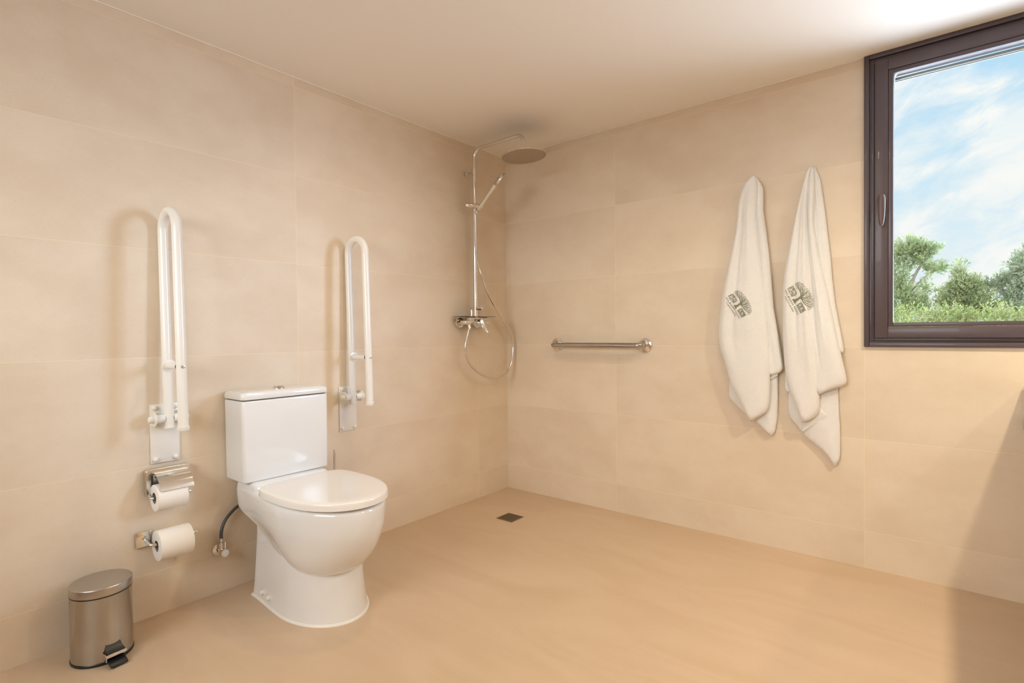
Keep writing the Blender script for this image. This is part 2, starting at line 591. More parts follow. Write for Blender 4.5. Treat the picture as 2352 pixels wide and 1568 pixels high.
rows = [  # z, (x0, xm, x1, hw, hwr), corner radius
    (.160, (.475, .480, .485, .015, .010), .004),
    (.163, (.400, .470, .555, .085, .060), .02),
    (.170, (.370, .465, .585, .112, .085), .03),
    (.182, (.350, .460, .606, .128, .110), .03),
    (.205, (.322, .450, .634, .145, .130), .03),
    (.235, (.290, .440, .662, .158, .142), .03),
    (.270, (.245, .435, .686, .169, .150), .03),
    (.300, (.190, .430, .701, .176, .154), .03),
    (.320, (.110, .430, .709, .180, .156), .03),
    (.336, (.052, .430, .714, .183, .157), .03),
    (.350, (.034, .430, .717, .185, .158), .03),
    (.390, (.030, .430, .721, .1875, .160), .03),
    (.415, (.030, .430, .721, .188, .161), .03),
    (.424, (.031, .430, .719, .186, .161), .03),
    (.429, (.034, .430, .712, .180, .160), .03),
    (.430, (.040, .430, .700, .168, .155), .03),
]
loft(rows).build('bowl', M_por, toilet, angle=70)
# raised rear deck that carries the cistern
dk = []
for z, g_ in ((.415, 0), (.440, 0), (.451, .002), (.457, .006), (.4595, .014)):
    dk.append([Vector((x, y, z)) for x, y in body_outline(.032 + g_, .16, .212 - g_ * .6, .161 - g_, .160 - g_, rc=.03)])
deck = MB()
def deck_outline(g_):
    x0, x1, hw = .032 + g_, .232 - g_, .161 - g_
    r = .035
    P = []
    for cx_, cy_, a0 in ((x1 - r, hw - r, 0), (x0 + r, hw - r, pi / 2), (x0 + r, -hw + r, pi), (x1 - r, -hw + r, 3 * pi / 2)):
        for k in range(9):
            a = a0 + pi / 2 * k / 8
            P.append((cx_ + r * math.cos(a), TY + cy_ + r * math.sin(a)))
    return P
deck.rings([[Vector((x, y, z)) for x, y in deck_outline(g_)] for z, g_ in ((.40, -.001), (.436, 0), (.449, .002), (.4565, .006), (.4600, .014))])
deck.build('rear_deck', M_por, toilet, angle=70)
# pedestal
prow = []
for z, x0, xm, x1, hw, hwr in ((.0, .122, .39, .616, .1535, .138), (.006, .122, .39, .615, .153, .138), (.02, .123, .39, .611, .150, .136), (.05, .124, .40, .603, .146, .133),
                                (.09, .125, .40, .597, .143, .130), (.14, .126, .40, .592, .140, .127), (.19, .127, .40, .588, .137, .124), (.24, .128, .38, .560, .133, .121), (.34, .129, .36, .50, .13, .12)):
    prow.append((z, (x0, xm, x1, hw, hwr), .012))
loft(prow).build('pedestal', M_por, toilet, angle=70)
sb = [[Vector((x, y, z)) for x, y in body_outline(.119 - g_, .39, .619 + g_, .1565 + g_, .141 + g_, rc=.012)] for z, g_ in ((0.0, .003), (.003, .002), (.006, -.001), (.0075, -.004))]
MB().rings(sb).build('silicone_bead', M_powc, toilet, angle=70)
for bx in (.212, .272):
    bc = MB()
    yy = TY - (.1425 if bx < .25 else .1465) - .0005
    bc.lathe((bx, yy + .006, .034 if bx < .25 else .032), (0.06, -1, 0), [(.0095, 0), (.0095, .007), (.0085, .010), (.005, .0118), (0, .012)], 20)
    bc.build('bolt_cap', M_powc, toilet)
# cistern
def rrect(x0, x1, hw, r, yc=TY, seg=6):
    P = []
    for cx_, cy_, a0 in ((x1 - r, hw - r, 0), (x0 + r, hw - r, pi / 2), (x0 + r, -hw + r, pi), (x1 - r, -hw + r, 3 * pi / 2)):
        for k in range(seg + 1):
            a = a0 + pi / 2 * k / seg
            P.append((cx_ + r * math.cos(a), yc + cy_ + r * math.sin(a)))
    return P
tk = [(.461, .004), (.4635, .001), (.468, 0), (.60, -.0005), (.776, -.001), (.7805, 0), (.7825, .003)]
MB().rings([[Vector((x, y, z)) for x, y in rrect(.006 + g_, .1715 - g_, .1835 - g_, .014)] for z, g_ in tk]).build('cistern', M_por, toilet, angle=60)
MB().rings([[Vector((x, y, z)) for x, y in rrect(.012, .166, .178, .012)] for z in (.7815, .7872)]).build('lid_gap_shade', M_drk, toilet)  # dark strip standing for the shade between cistern and lid
lk = [(.7865, .003), (.788, .0005), (.790, 0), (.803, 0), (.809, .0018), (.8135, .006), (.816, .012), (.8172, .022)]
MB().rings([[Vector((x, y, z)) for x, y in rrect(.004 + g_, .175 - g_, .187 - g_, .018)] for z, g_ in lk]).build('cistern_lid', M_por, toilet, angle=60)
bt = MB()
bt.lathe((.098, TY, .8168), (0, 0, 1), [(.0245, 0), (.0245, .004), (.0225, .0060), (.0205, .0060), (.0205, .003), (0, .003)], 40)
fb = bt.build('flush_button', M_chr, toilet)
for s_ in (-1, 1):
    hbm = MB()
    pts = [(.098 + .0195 * math.cos(a), .0195 * math.sin(a)) for a in [(-pi / 2 + .05) + (pi - .1) * k / 20 for k in range(21)]]
    pts = [(x, TY + s_ * (abs(y) if False else y)) for x, y in pts]
    pts = [(.098 + (x - .098) * s_ + .0006 * s_, y) for x, y in pts]
    hbm.prism(pts, lambda u, v, h: Vector((u, v, h)), .8175, .8265)
    hbm.build('button_half', M_chr, fb)
# seat ring (seen as a thin edge below the lid) and lid
def dshape(x0, x1, xm, hw, n_, N=96):
    P = []
    for k in range(N):
        t = 2 * pi * k / N
        c, s_ = math.cos(t), math.sin(t)
        e = 2.1 if c >= 0 else n_
        ex = (x1 - xm) if c >= 0 else (xm - x0)
        P.append((xm + math.copysign(abs(c) ** (2 / e), c) * ex, TY + math.copysign(abs(s_) ** (2 / e if c < 0 else 2 / 2.1), s_) * hw))
    return P
MB().rings([[Vector((x, y, z)) for x, y in dshape(.262 + g_, .700 - g_, .445, .182 - g_, 4.3)] for z, g_ in ((.4305, .014), (.4315, .010), (.4375, .010), (.4405, .012))]).build('seat', M_seat, toilet, angle=60)
ld = [(.4390, .008), (.4380, .004), (.4384, .001), (.4397, -.001), (.451, .0004), (.4595, .0016), (.4622, .0030), (.4640, .0060), (.4652, .011), (.4660, .022), (.4666, .06)]
MB().rings([[Vector((x, y, z)) for x, y in dshape(.243 + g_, .727 - g_, .435, .193 - g_, 5.2)] for z, g_ in ld]).build('lid', M_seat, toilet, angle=60)
for s_ in (-1, 1):
    MB().cyl((.236, TY + s_ * .075 - .02, .446), (.236, TY + s_ * .075 + .02, .446), .009, bev=.001).build('hinge', M_seat, toilet)

# ------------------------------------------------------------------ shut-off valve with hose
vy, vz = -1.846, .176
valve = thing('shutoff_valve', 'chrome angle valve with grey flexible hose feeding the toilet, low on the left wall', 'valve', (0, vy, vz))
MB().lathe((0, vy, vz), (1, 0, 0), [(.027, 0), (.0265, .003), (.024, .007), (.016, .010), (.010, .011)], 40).build('escutcheon', M_chr, valve)
vb = MB()
vb.cyl((.008, vy, vz), (.040, vy, vz), .0085)
vb.cyl((.030, vy, vz - .006), (.030, vy, vz + .026), .0095, bev=.001)
vb.build('valve_body', M_chr, valve)
vk = MB()
vk.cyl((.036, vy + .001, vz - .002), (.064, vy + .001, vz - .002), .0155, bev=.0015)
kn = vk.build('knob', M_bchr, valve)
MB().tube([(.054, vy + .004, vz + .010), (.054, vy + .005, vz + .042)], .0042, 12).build('knob_lever', M_chr, kn)
hz = MB()
hz.cyl((.030, vy, vz + .026), (.030, vy, vz + .036), .0098)
hz.cyl((.030, vy, vz + .037), (.030, vy, vz + .052), .0078)
hz.build('hose_nut', M_bchr, valve)
MB().tube([(.030, vy, vz + .05), (.030, vy, vz + .072), (.029, vy + .007, vz + .100), (.026, vy + .024, vz + .126), (.021, vy + .054, vz + .150), (.018, vy + .09, vz + .172), (.016, vy + .125, vz + .200)], .0064, 14, smooth=8).build('supply_hose', M_hose, valve)

# ------------------------------------------------------------------ toilet brush
br = thing('toilet_brush', 'chrome toilet brush, only its thin upright handle showing behind the toilet lid', 'toilet brush', (.085, -1.365, 0))
MB().lathe((.085, -1.365, 0), (0, 0, 1), [(0, 0), (.044, 0), (.045, .004), (.045, .34), (.043, .345), (.006, .35)], 32).build('holder', M_bchr, br)
MB().cyl((.085, -1.365, .345), (.085, -1.365, .508), .0058, 20, bev=.0015).build('handle', M_chr, br)

# ------------------------------------------------------------------ fold-up grab rails
def grab_rail(yc, label, lean_t):
    t = thing('folding_grab_rail', label, 'grab rail', (0, yc, .567), 'fold-up white grab rails beside the toilet')
    MB().box(0, .006, yc - .0485, yc + .0485, .567, .787, .0025).build('wall_plate', M_pow, t)
    for sy in (-.034, .034):
        for z in (.582, .774):
            c = MB()
            c.lathe((.006, yc + sy, z), (1, 0, 0), [(.0088, 0), (.0088, .0035), (.0075, .0065), (.004, .0085), (0, .009)], 20)
            c.build('screw_cap', M_powc, t)
    # side cheeks of the hinge, welded to the plate
    for sy in (-1, 1):
        ck = MB()
        poly = [(.006, -.026)] + [(.046 + .026 * math.cos(a), .026 * math.sin(a)) for a in [-pi / 2 + pi * k / 14 for k in range(15)]] + [(.006, .026)]
        y0 = yc + sy * .047
        ck.prism(poly, lambda u, v, h: Vector((u, h, .737 + v)), y0 - .0015, y0 + .0015)
        ck.build('hinge_cheek', M_pow, t)
        bb = MB()
        bb.lathe((.046, yc + sy * .0485, .737), (0, sy, 0), [(.0125, 0), (.0125, .012), (.0105, .016), (.005, .0185), (0, .019)], 24)
        bb.build('pivot_cap', M_powc, t)
        bl = MB()
        bl.lathe((.046, yc + sy * .014, .737), (0, sy, 0), [(.013, 0), (.0155, .004), (.0155, .024), (.019, .029), (.020, .0315), (0, .0315)], 28)
        bl.build('hinge_barrel', M_pow, t)
    # U-shaped tube, leaning back to the wall by lean_t at the top
    xb0, xf0, zb, zf = .047, .184, .706, .712
    zt = 1.427
    def lean(p):
        return Vector((p[0] - lean_t * (p[2] - .72) / .70, p[1], p[2]))
    cx_ = (xb0 + xf0) / 2
    R = (xf0 - xb0) / 2
    path = [lean((xb0, yc, zb)), lean((xb0, yc, 1.1))]
    for k in range(0, 25):
        a = pi - pi * k / 24
        path.append(lean((cx_ + R * math.cos(a), yc, zt + R * 1.0 * math.sin(a))))
    path += [lean((xf0, yc, 1.1)), lean((xf0, yc, zf))]
    MB().tube(path, .0168, 28).build('rail_tube', M_pow, t)
    MB().lathe((xf0 + .0002, yc, zf - .006), (0, 0, 1), [(0, 0), (.0185, 0), (.0192, .001), (.0192, .015), (.0175, .017)], 28).build('end_cap', M_powc, t)
    MB().lathe((xb0 + .0002, yc, zb - .005), (0, 0, 1), [(0, 0), (.0182, 0), (.0182, .007), (.0165, .008)], 28).build('end_cap', M_powc, t)
    zc = .932
    xo = lean_t * (zc - .72) / .70
    br_ = MB()
    br_.lathe((xb0 - xo + .012, yc, zc), (1, 0, 0), [(.023, 0), (.0235, .004), (.0225, .008), (.0125, .009), (.0122, .085), (.0135, .097), (.0165, .105), (.016, .112)], 28)
    br_.build('brace', M_pow, t)
    sc_ = MB().lathe((xf0 - xo + .0155, yc, zc), (1, 0, 0), [(.0062, 0), (.0062, .0022), (.0045, .003), (.0020, .0030), (.0018, .0018), (0, .0018)], 20)
    sc_.build('screw', M_bchr, t)
    return t


grab_rail(-2.028, 'white fold-up grab rail raised on the wall above the toilet paper holders', .024)
grab_rail(-1.235, 'white fold-up grab rail raised on the wall between toilet and shower', .022)

# ------------------------------------------------------------------ toilet roll holders and rolls
def roll(y0, y1, x, z, R, label, tail=False):
    t = thing('toilet_roll', label, 'toilet roll', (x, (y0 + y1) / 2, z), 'white toilet paper rolls')
    L = y1 - y0
    n = 56
    mb = MB()
    prof = [(.0205, 0), (.030, .0005), (R - .003, .0002), (R - .0008, .001), (R, .003), (R + .0004, L * .5), (R, L - .003), (R - .0008, L - .001), (R - .003, L - .0002), (.0205, L), (.0205, 0)]
    mb.lathe((x, y0, z), (0, 1, 0), prof, n)
    mb.build('paper', M_pap, t, angle=50)
    core = MB().lathe((x, y0 + .001, z), (0, 1, 0), [(.0207, 0), (.0207, L - .002), (.0195, L - .002), (.0195, 0), (.0207, 0)], 32)
    core.build('core', pm('cardboard_core', (.30, .27, .23), .8), t)
    return t


# covered holder
hx = .064
ha = thing('toilet_paper_holder', 'chrome toilet paper holder with a curved flap, fixed just below the grab rail plate', 'toilet paper holder', (0, -2.02, .50))
fm = MB()
def capsule_path(pts, wd, x0, x1):
    pass
# L-shaped front bar: along the top and down the left side, rounded corner
outer = [(-1.955, .5520)] + [(-2.100 + .010 - .010 * math.sin(a), .5420 + .010 * math.cos(a)) for a in [pi / 2 * k / 6 for k in range(7)]] + [(-2.100, .462), (-2.097, .452), (-2.0915, .4485), (-2.086, .452), (-2.0835, .462)]
inner = [(-2.0835, .5255)] + [(-2.0835 + .010 - .010 * math.cos(a), .5255 + .010 * math.sin(a)) for a in [pi / 2 * k / 6 for k in range(1, 7)]] + [(-1.955, .5355)]
fm.prism(outer + inner, lambda u, v, h: Vector((h, u, v)), .0, .028)
fm.build('frame', M_bchr, ha, bevel=.0015)
MB().box(0, .004, -2.07, -1.965, .48, .536, .001).build('back_plate', M_chr, ha)
MB().tube([(.020, -2.091, .462), (.045, -2.094, .456), (hx - .004, -2.0945, .4545), (hx, -2.090, .4545), (hx, -2.08, .4545), (hx, -1.972, .4545)], .0045, 14).cyl((hx, -1.974, .4545), (hx, -1.966, .4545), .0065, 20, bev=.001).build('arm', M_chr, ha)
cv = MB()
cp = [(.022, .534), (.036, .538), (.054, .535), (.072, .526), (.088, .512), (.100, .496), (.107, .483)]
cp3 = spline([Vector((a, 0, b)) for a, b in cp], 5)
ra = []
for p_ in cp3:
    ra.append((p_.x, p_.z))
th = .0016
nrm = []
for i in range(len(ra)):
    a_, b_ = ra[max(i - 1, 0)], ra[min(i + 1, len(ra) - 1)]
    tx, tz = b_[0] - a_[0], b_[1] - a_[1]
    l_ = math.hypot(tx, tz)
    nrm.append((-tz / l_, tx / l_))
poly = ra + [(ra[i][0] + nrm[i][0] * th, ra[i][1] + nrm[i][1] * th) for i in reversed(range(len(ra)))]
cv.prism(poly, lambda u, v, h: Vector((u, h, v)), -2.078, -1.968)
cv.build('cover_flap', M_chr, ha)
MB().tube([(.024, -2.080, .533), (.024, -1.960, .533)], .0035, 12).build('hinge_pin', M_chr, ha)
roll(-2.0865, -1.9875, hx, .4545, .0485, 'white toilet paper roll under the chrome flap, upper of the two rolls')
# open holder
oh = thing('toilet_paper_holder', 'chrome open bar toilet paper holder with a square wall plate, below the flap holder', 'toilet paper holder', (0, -2.104, .297))
MB().box(0, .010, -2.131, -2.079, .269, .325, .004).build('wall_plate', M_chr, oh)
MB().tube([(.008, -2.104, .300), (.030, -2.104, .297), (.050, -2.103, .291), (.061, -2.099, .287), (.066, -2.090, .286), (.0665, -2.080, .2862), (.0665, -1.96, .294), (.0665, -1.952, .2945)], .0052, 16).cyl((.0665, -1.955, .2943), (.0665, -1.9475, .2948), .0064, 20, bev=.001).build('bar', M_chr, oh)
roll(-2.083, -1.9735, .067, .2795, .0545, 'white toilet paper roll on the open bar, lower of the two rolls')

# ------------------------------------------------------------------ pedal bin
bx, by = .136, -2.2635
bn = thing('pedal_bin', 'small round stainless steel pedal bin on the floor by the left wall', 'pedal bin', (bx, by, 0))
MB().lathe((bx, by, .0), (0, 0, 1), [(0, 0), (.0835, 0), (.0850, .002), (.0850, .008), (.0835, .010), (0, .010)], 72).build('base_ring', M_blk, bn)
MB().lathe((bx, by, .010), (0, 0, 1), [(.0832, 0), (.0830, .1), (.0825, .203), (.0835, .2045), (.0825, .206), (.080, .206)], 96).build('body', M_sst, bn)
MB().lathe((bx, by, .213), (0, 0, 1), [(.0835, 0), (.0838, .004), (.0800, .0045)], 72).build('gasket', M_blk, bn)
MB().lathe((bx, by, .2165), (0, 0, 1), [(.0812, 0), (.0835, 0), (.0840, .0015), (.0840, .0235), (.0834, .0258), (.0820, .0272), (.0795, .0278), (.06, .0286), (.03, .0292), (0, .0294)], 96).build('lid', M_ssl, bn, angle=50)
# pedal assembly faces out of the wall toward +x, slightly towards the camera
PA = Matrix.Translation((bx, by, 0)) @ Matrix.Rotation(math.radians(6), 4, 'Z')
def pt(x, y, z):
    return PA @ Vector((x, y, z))
gd = MB()
sec = [(.078, .066), (.090, .050), (.108, .040), (.108, .034), (.088, .030), (.078, .020)]
for yy0, yy1 in ((-.026, .026),):
    A = [[pt(x, yy * (1.0 - .25 * max(0, (z - .03) / .036)), z) for x, z in sec] for yy in (yy0, yy1)]
    gd.rings(A, True, True)
gd.build('pedal_guard', M_blk, bn)
MB().box(.1075, .1105, -.0275, .0275, .030, .040, .001, mat=PA).box(.082, .109, -.0285, -.0262, .018, .040, .0008, mat=PA).build('guard_trim', M_chr, bn)
pd = MB()
sec = [(.080, .020), (.100, .022), (.130, .010), (.130, .0045), (.126, .0045), (.098, .014), (.080, .013)]
pd.rings([[pt(x, yy, z) for x, z in sec] for yy in (-.0235, .0235)], True, True)
pd.build('pedal', M_blk, bn, bevel=.0008)

# ------------------------------------------------------------------ floor drain
dr = thing('floor_drain', 'square slotted metal floor drain under the shower', 'floor drain', (.3865, -.4535, 0))
ring_ = MB()
for a in ((.331, .442, -.509, -.504), (.331, .442, -.403, -.398), (.331, .336, -.504, -.403), (.437, .442, -.504, -.403)):
    ring_.box(a[0], a[1], a[2], a[3], .0, .0022, .0004)
ring_.build('frame', M_grate, dr)
gr = MB()
for k in range(11):
    y_ = -.5000 + k * .00935
    gr.box(.336, .437, y_ - .0019, y_ + .0019, .0006, .0020)
gr.build('grate', M_grate, dr)
MB().box(.335, .438, -.505, -.402, .0002, .0005).build('drain_shade', M_drk, dr)  # thin dark sheet painted as the shade below the grate

# ------------------------------------------------------------------ shower column
cx, cy = .078, -.385
sh = thing('shower_column', 'chrome shower column with round overhead rain shower and wall mixer in the corner', 'shower', (0, cy, 1.10))
MB().tube([(cx, cy, 1.135), (cx, cy, 2.02)], .0125, 24).cyl((cx, cy, 1.135), (cx, cy, 1.238), .0128, 24).build('riser_pipe', M_chr, sh)
R_ = .055
arm = [(cx, cy, 1.995), (cx, cy, 2.1465 - R_)]
arm += [(cx + R_ - R_ * math.cos(a), cy, 2.1465 - R_ + R_ * math.sin(a)) for a in [pi / 2 * k / 10 for k in range(11)]]
hx_ = .4555
R2 = .042
arm += [(hx_ - R2 + R2 * math.sin(a), cy, 2.1490 - R2 + R2 * math.cos(a)) for a in [pi / 2 * k / 10 for k in range(11)]]
arm += [(hx_, cy, 2.052)]
MB().tube(arm, .0105, 22).build('shower_arm', M_chr, sh)
MB().lathe((cx, cy, 1.990), (0, 0, 1), [(.0128, 0), (.0165, .001), (.0165, .042), (.0150, .044), (.0108, .044)], 28).build('collar', M_bchr, sh)
MB().tube([(0.0, cy, 2.012), (cx, cy, 2.012)], .0065, 16).cyl((0, cy, 2.012), (.016, cy, 2.012), .0125, 24, bev=.001).build('wall_bracket', M_bchr, sh)
tilt = Matrix.Translation((hx_, cy, 2.052)) @ Matrix.Rotation(math.radians(-3.5), 4, 'Y') @ Matrix.Rotation(math.radians(2.0), 4, 'X')
hd_ = MB()
hd_.lathe((0, 0, 0), (0, 0, -1), [(.0, -.006), (.014, -.006), (.016, .004), (.018, .012), (.050, .0165), (.118, .0185), (.1235, .0195), (.1255, .0225), (.1255, .0265), (.1235, .0285)], 96)
hd_.b.transform(tilt)
rh = hd_.build('rain_head', M_bchr, sh)
nz_ = MB()
nz_.lathe((0, 0, 0), (0, 0, -1), [(.1238, .0265), (.1235, .0289), (.06, .0291), (0, .0291)], 96)
nz_.b.transform(tilt)
npl = nz_.build('nozzle_plate', M_rub, rh)
nzz = MB()
for rr_, cnt in ((.012, 6), (.026, 12), (.040, 18), (.054, 26), (.068, 32), (.082, 38), (.096, 44), (.110, 52)):
    for k in range(cnt):
        a = 2 * pi * k / cnt + rr_ * 40
        p_ = (rr_ * math.cos(a), rr_ * math.sin(a), -.0288)
        nzz.lathe(p_, (0, 0, -1), [(.0016, 0), (.0011, .0022), (0, .0023)], 6)
nzz.b.transform(tilt)
no_ = nzz.build('nozzles', pm('nozzle_rubber', (.62, .55, .46), .6), rh)
no_['kind'] = 'stuff'
# slider on the riser
sl = MB()
sl.cyl((.052, -.434, 1.808), (.124, -.362, 1.800), .0160, 28, bev=.002)
sl.build('slider', M_chr, sh)
# mixer
mz = 1.104
for yy in (-.075, .075):
    MB().lathe((0, cy + yy, mz), (1, 0, 0), [(.0315, 0), (.0315, .012), (.0300, .019), (.026, .020), (.013, .020)], 40).build('escutcheon', M_chr, sh)
    MB().cyl((.018, cy + yy, mz), (.056, cy + yy, mz), .0125, 24).build('inlet', M_chr, sh)
MB().box(.046, .092, cy - .105, cy + .105, mz - .012, mz + .012, .003).build('mixer_body', M_chr, sh)
MB().box(.050, .088, cy - .062, cy + .098, mz + .012, mz + .034, .002).build('shelf_support', M_bchr, sh)
MB().box(.012, .118, cy - .135, cy + .135, mz + .0345, mz + .0375, .0006).build('shelf', pm('smoked_shelf', (.20, .16, .125), .2, .6), sh)
kb = MB()
kb.cyl((.090, cy, mz - .001), (.128, cy, mz - .001), .021, 36, bev=.002)
kb.cyl((.102, cy, mz - .001), (.106, cy, mz - .001), .0222, 36)
knb = kb.build('mixer_knob', M_chr, sh)
lv = MB()
ps = [(.128, mz + .022), (.134, mz + .024), (.142, mz + .015), (.158, mz - .020), (.181, mz - .056), (.182, mz - .061), (.177, mz - .068), (.170, mz - .067), (.146, mz - .040), (.134, mz - .026), (.126, mz - .023), (.122, mz)]
lv.prism(ps, lambda u, v, h: Vector((u, h, v)), cy - .012, cy + .012)
lv.build('lever', M_bchr, knb, bevel=.003)
dv = MB()
dv.cyl((cx, cy, 1.190), (cx + .052, cy, 1.190), .0115, 28, bev=.001)
dv.build('diverter_knob', M_bchr, sh)
el_ = MB()
el_.box(.036, .078, cy - .0085, cy + .0085, 1.182, 1.198, .001).cyl((.043, cy, 1.14), (.043, cy, 1.185), .0075, 20)
el_.build('diverter_elbow', M_chr, sh)

# hand shower with its hose
hs = thing('hand_shower', 'chrome hand shower with flexible metal hose, resting in the slider of the shower column', 'hand shower', (.112, -.385, 1.80))
a0 = Vector((.108, cy, 1.782))
a1 = Vector((.245, cy, 1.905))
a2 = Vector((.322, cy, 1.973))
dr_ = (a2 - a0).normalized()
hdl = MB()
hdl.tube([a0 - dr_ * .01, a0, a0 + dr_ * .03, a0 + dr_ * .06, a0 + (a1 - a0) * .6, a1], [.010, .0130, .0125, .0110, .0110, .0130], 20)
hdl.build('grip', M_chr, hs)
hdd = MB()
perp = dr_.cross(Vector((.62, -.73, -.28))).normalized()    # spray face turned down towards the corner
hc = a1 + dr_ * .045
hdd.lathe(hc - perp * .012, perp, [(0, -.002), (.028, 0), (.042, .006), (.048, .014), (.0485, .020), (.045, .023)], 40)
hh = hdd.build('spray_head', M_chr, hs)
MB().lathe(hc + perp * .010, perp, [(.0455, 0), (.045, .0018), (0, .0024)], 40).build('spray_face', M_rub, hh)
MB().lathe(a0 - dr_ * .036, dr_, [(.0075, 0), (.0098, .002), (.012, .026), (.0118, .028)], 20).build('hose_cone', M_chr, hs)
HP = [(0.060, -0.3563, 1.7309), (0.045, -0.3522, 1.66), (0.043, -0.3520, 1.6139), (0.045, -0.3533, 1.5339), (0.060, -0.3451, 1.4667), (0.080, -0.3327, 1.3942), (0.085, -0.2919, 1.3002), (0.085, -0.2195, 1.2111), (0.085, -0.1274, 1.1079), (0.085, -0.0710, 1.0460), (0.085, -0.0405, 0.9801), (0.085, -0.0417, 0.9088), (0.085, -0.0701, 0.8246), (0.085, -0.1242, 0.7714), (0.085, -0.2104, 0.7496), (0.085, -0.3008, 0.7671), (0.085, -0.4023, 0.8164), (0.085, -0.4656, 0.8773), (0.085, -0.4866, 0.9504), (0.085, -0.4744, 1.0146), (0.085, -0.4511, 1.0739)]
MB().tube([a0 - dr_ * .035] + HP, .0068, 14, smooth=7).build('hose', M_bchr, hs)
MB().cyl((.085, -.449, 1.066), (.080, -.447, 1.096), .0098, 20).build('hose_nut', M_chr, hs)

# ------------------------------------------------------------------ wall grab bar
gb = thing('wall_grab_bar', 'horizontal polished steel grab bar fixed to the right-hand wall between shower and towels', 'grab bar', (.71, 0, .962))
xl, xr, zz, of_ = .412, .996, .963, .062
MB().tube([(xl, -.01, zz), (xl, -of_ + .022, zz)] + [(xl + .022 - .022 * math.cos(a), -of_ + .022 - .022 * math.sin(a), zz) for a in [pi / 2 * k / 8 for k in range(1, 9)]]
          + [(xr - .022 + .022 * math.sin(a), -of_ + .022 - .022 * math.cos(a), zz) for a in [pi / 2 * k / 8 for k in range(0, 9)]] + [(xr, -.01, zz)], .0158, 24).build('bar', M_sst, gb)
for x_ in (xl, xr):
    MB().lathe((x_, 0, zz), (0, -1, 0), [(.0400, 0), (.0400, .004), (.0385, .008), (.030, .0105), (.022, .014), (.0175, .020), (.0158, .021)], 48).build('flange', M_chr, gb)

# ------------------------------------------------------------------ wash basin, only its left edge inside the frame
wb = thing('wash_basin', 'white wall-hung wash basin, only its left edge showing at the right border', 'wash basin', (2.85, -.22, .70))
wbm = MB()
wbm.box(2.509, 3.50, -1.20, -.002, .700, .823, .010, 3)
wbm.build('basin', M_por, wb)
MB().box(2.514, 3.495, -1.18, -.001, .655, .6995, .002).build('cabinet', pm('dark_oak', (.16, .10, .06), .5), wb)


# ------------------------------------------------------------------ towels
def resample(P, n):
    P = [Vector((a, b)) for a, b in P]
    L = [0]
    for a, b in zip(P[:-1], P[1:]):
        L.append(L[-1] + (b - a).length)
    out = []
    j = 0
    for k in range(n):
        s_ = L[-1] * k / (n - 1)
        while j < len(P) - 2 and L[j + 1] < s_:
            j += 1
        f = (s_ - L[j]) / max(L[j + 1] - L[j], 1e-9)
        out.append(P[j].lerp(P[j + 1], min(max(f, 0), 1)))
    return out


def cloth(mb, lay, back, thick, pleats, seed, nu=34, nv=90):
    Lc, Rc = resample(lay[0], nv), resample(lay[1], nv)
    Lc, Rc = sm(Lc), sm(Rc)
    front, rear = [], []
    for i in range(nv):
        v = i / (nv - 1)
        fr_, rr_ = [], []
        for j in range(nu):
            u = j / (nu - 1)
            q = Lc[i].lerp(Rc[i], u)
            e = (1 - abs(2 * u - 1) ** 3.2) ** .6            # rounded cross-section
            ev = min(1, (1 - v) / .03) ** .5 * min(1, v / .035) ** .5
            wdt = (Rc[i] - Lc[i]).length
            pl_ = 0
            for (pu, pw, pa, v0, v1) in pleats:
                g_ = math.exp(-((u - pu) / pw) ** 2)
                fade = max(0, min(1, (v - v0) / .12)) * max(0, min(1, (v1 - v) / .18))
                pl_ += pa * g_ * fade
            nn_ = noise.noise(Vector((q.x * 7 + seed, q.y * 4, seed * 3.1))) * .006 + noise.noise(Vector((q.x * 24 + seed, q.y * 16, seed))) * .0015
            d = back + .007 + (thick - .007 + pl_ + nn_) * e * (ev if v < .5 else max(ev, .2))
            d = max(d, back + .004)
            fr_.append(mb.b.verts.new((q.x, -d, q.y)))
            rr_.append(mb.b.verts.new((q.x, -back, q.y)))
        front.append(fr_)
        rear.append(rr_)
    B = mb.b
    for i in range(nv - 1):
        for j in range(nu - 1):
            B.faces.new((front[i][j], front[i + 1][j], front[i + 1][j + 1], front[i][j + 1]))
            B.faces.new((rear[i][j], rear[i][j + 1], rear[i + 1][j + 1], rear[i + 1][j]))
        B.faces.new((front[i][0], rear[i][0], rear[i + 1][0], front[i + 1][0]))
        B.faces.new((front[i][-1], front[i + 1][-1], rear[i + 1][-1], rear[i][-1]))
    for j in range(nu - 1):
        B.faces.new((front[0][j], front[0][j + 1], rear[0][j + 1], rear[0][j]))
        B.faces.new((front[-1][j], rear[-1][j], rear[-1][j + 1], front[-1][j + 1]))


def sm(P):
    Q = list(P)
    for _ in range(2):
        Q = [Q[0]] + [(Q[i - 1] + Q[i] * 2 + Q[i + 1]) / 4 for i in range(1, len(Q) - 1)] + [Q[-1]]
    return Q


def finish_towel(mb, name, label, x, z):
    bmesh.ops.remove_doubles(mb.b, verts=mb.b.verts[:], dist=1e-5)
    o = mb.build(name, M_tow, None, angle=60, loc=(x, 0, z))
    tag(o, label, 'towel', 'white towels hanging on the right-hand wall')
    return o


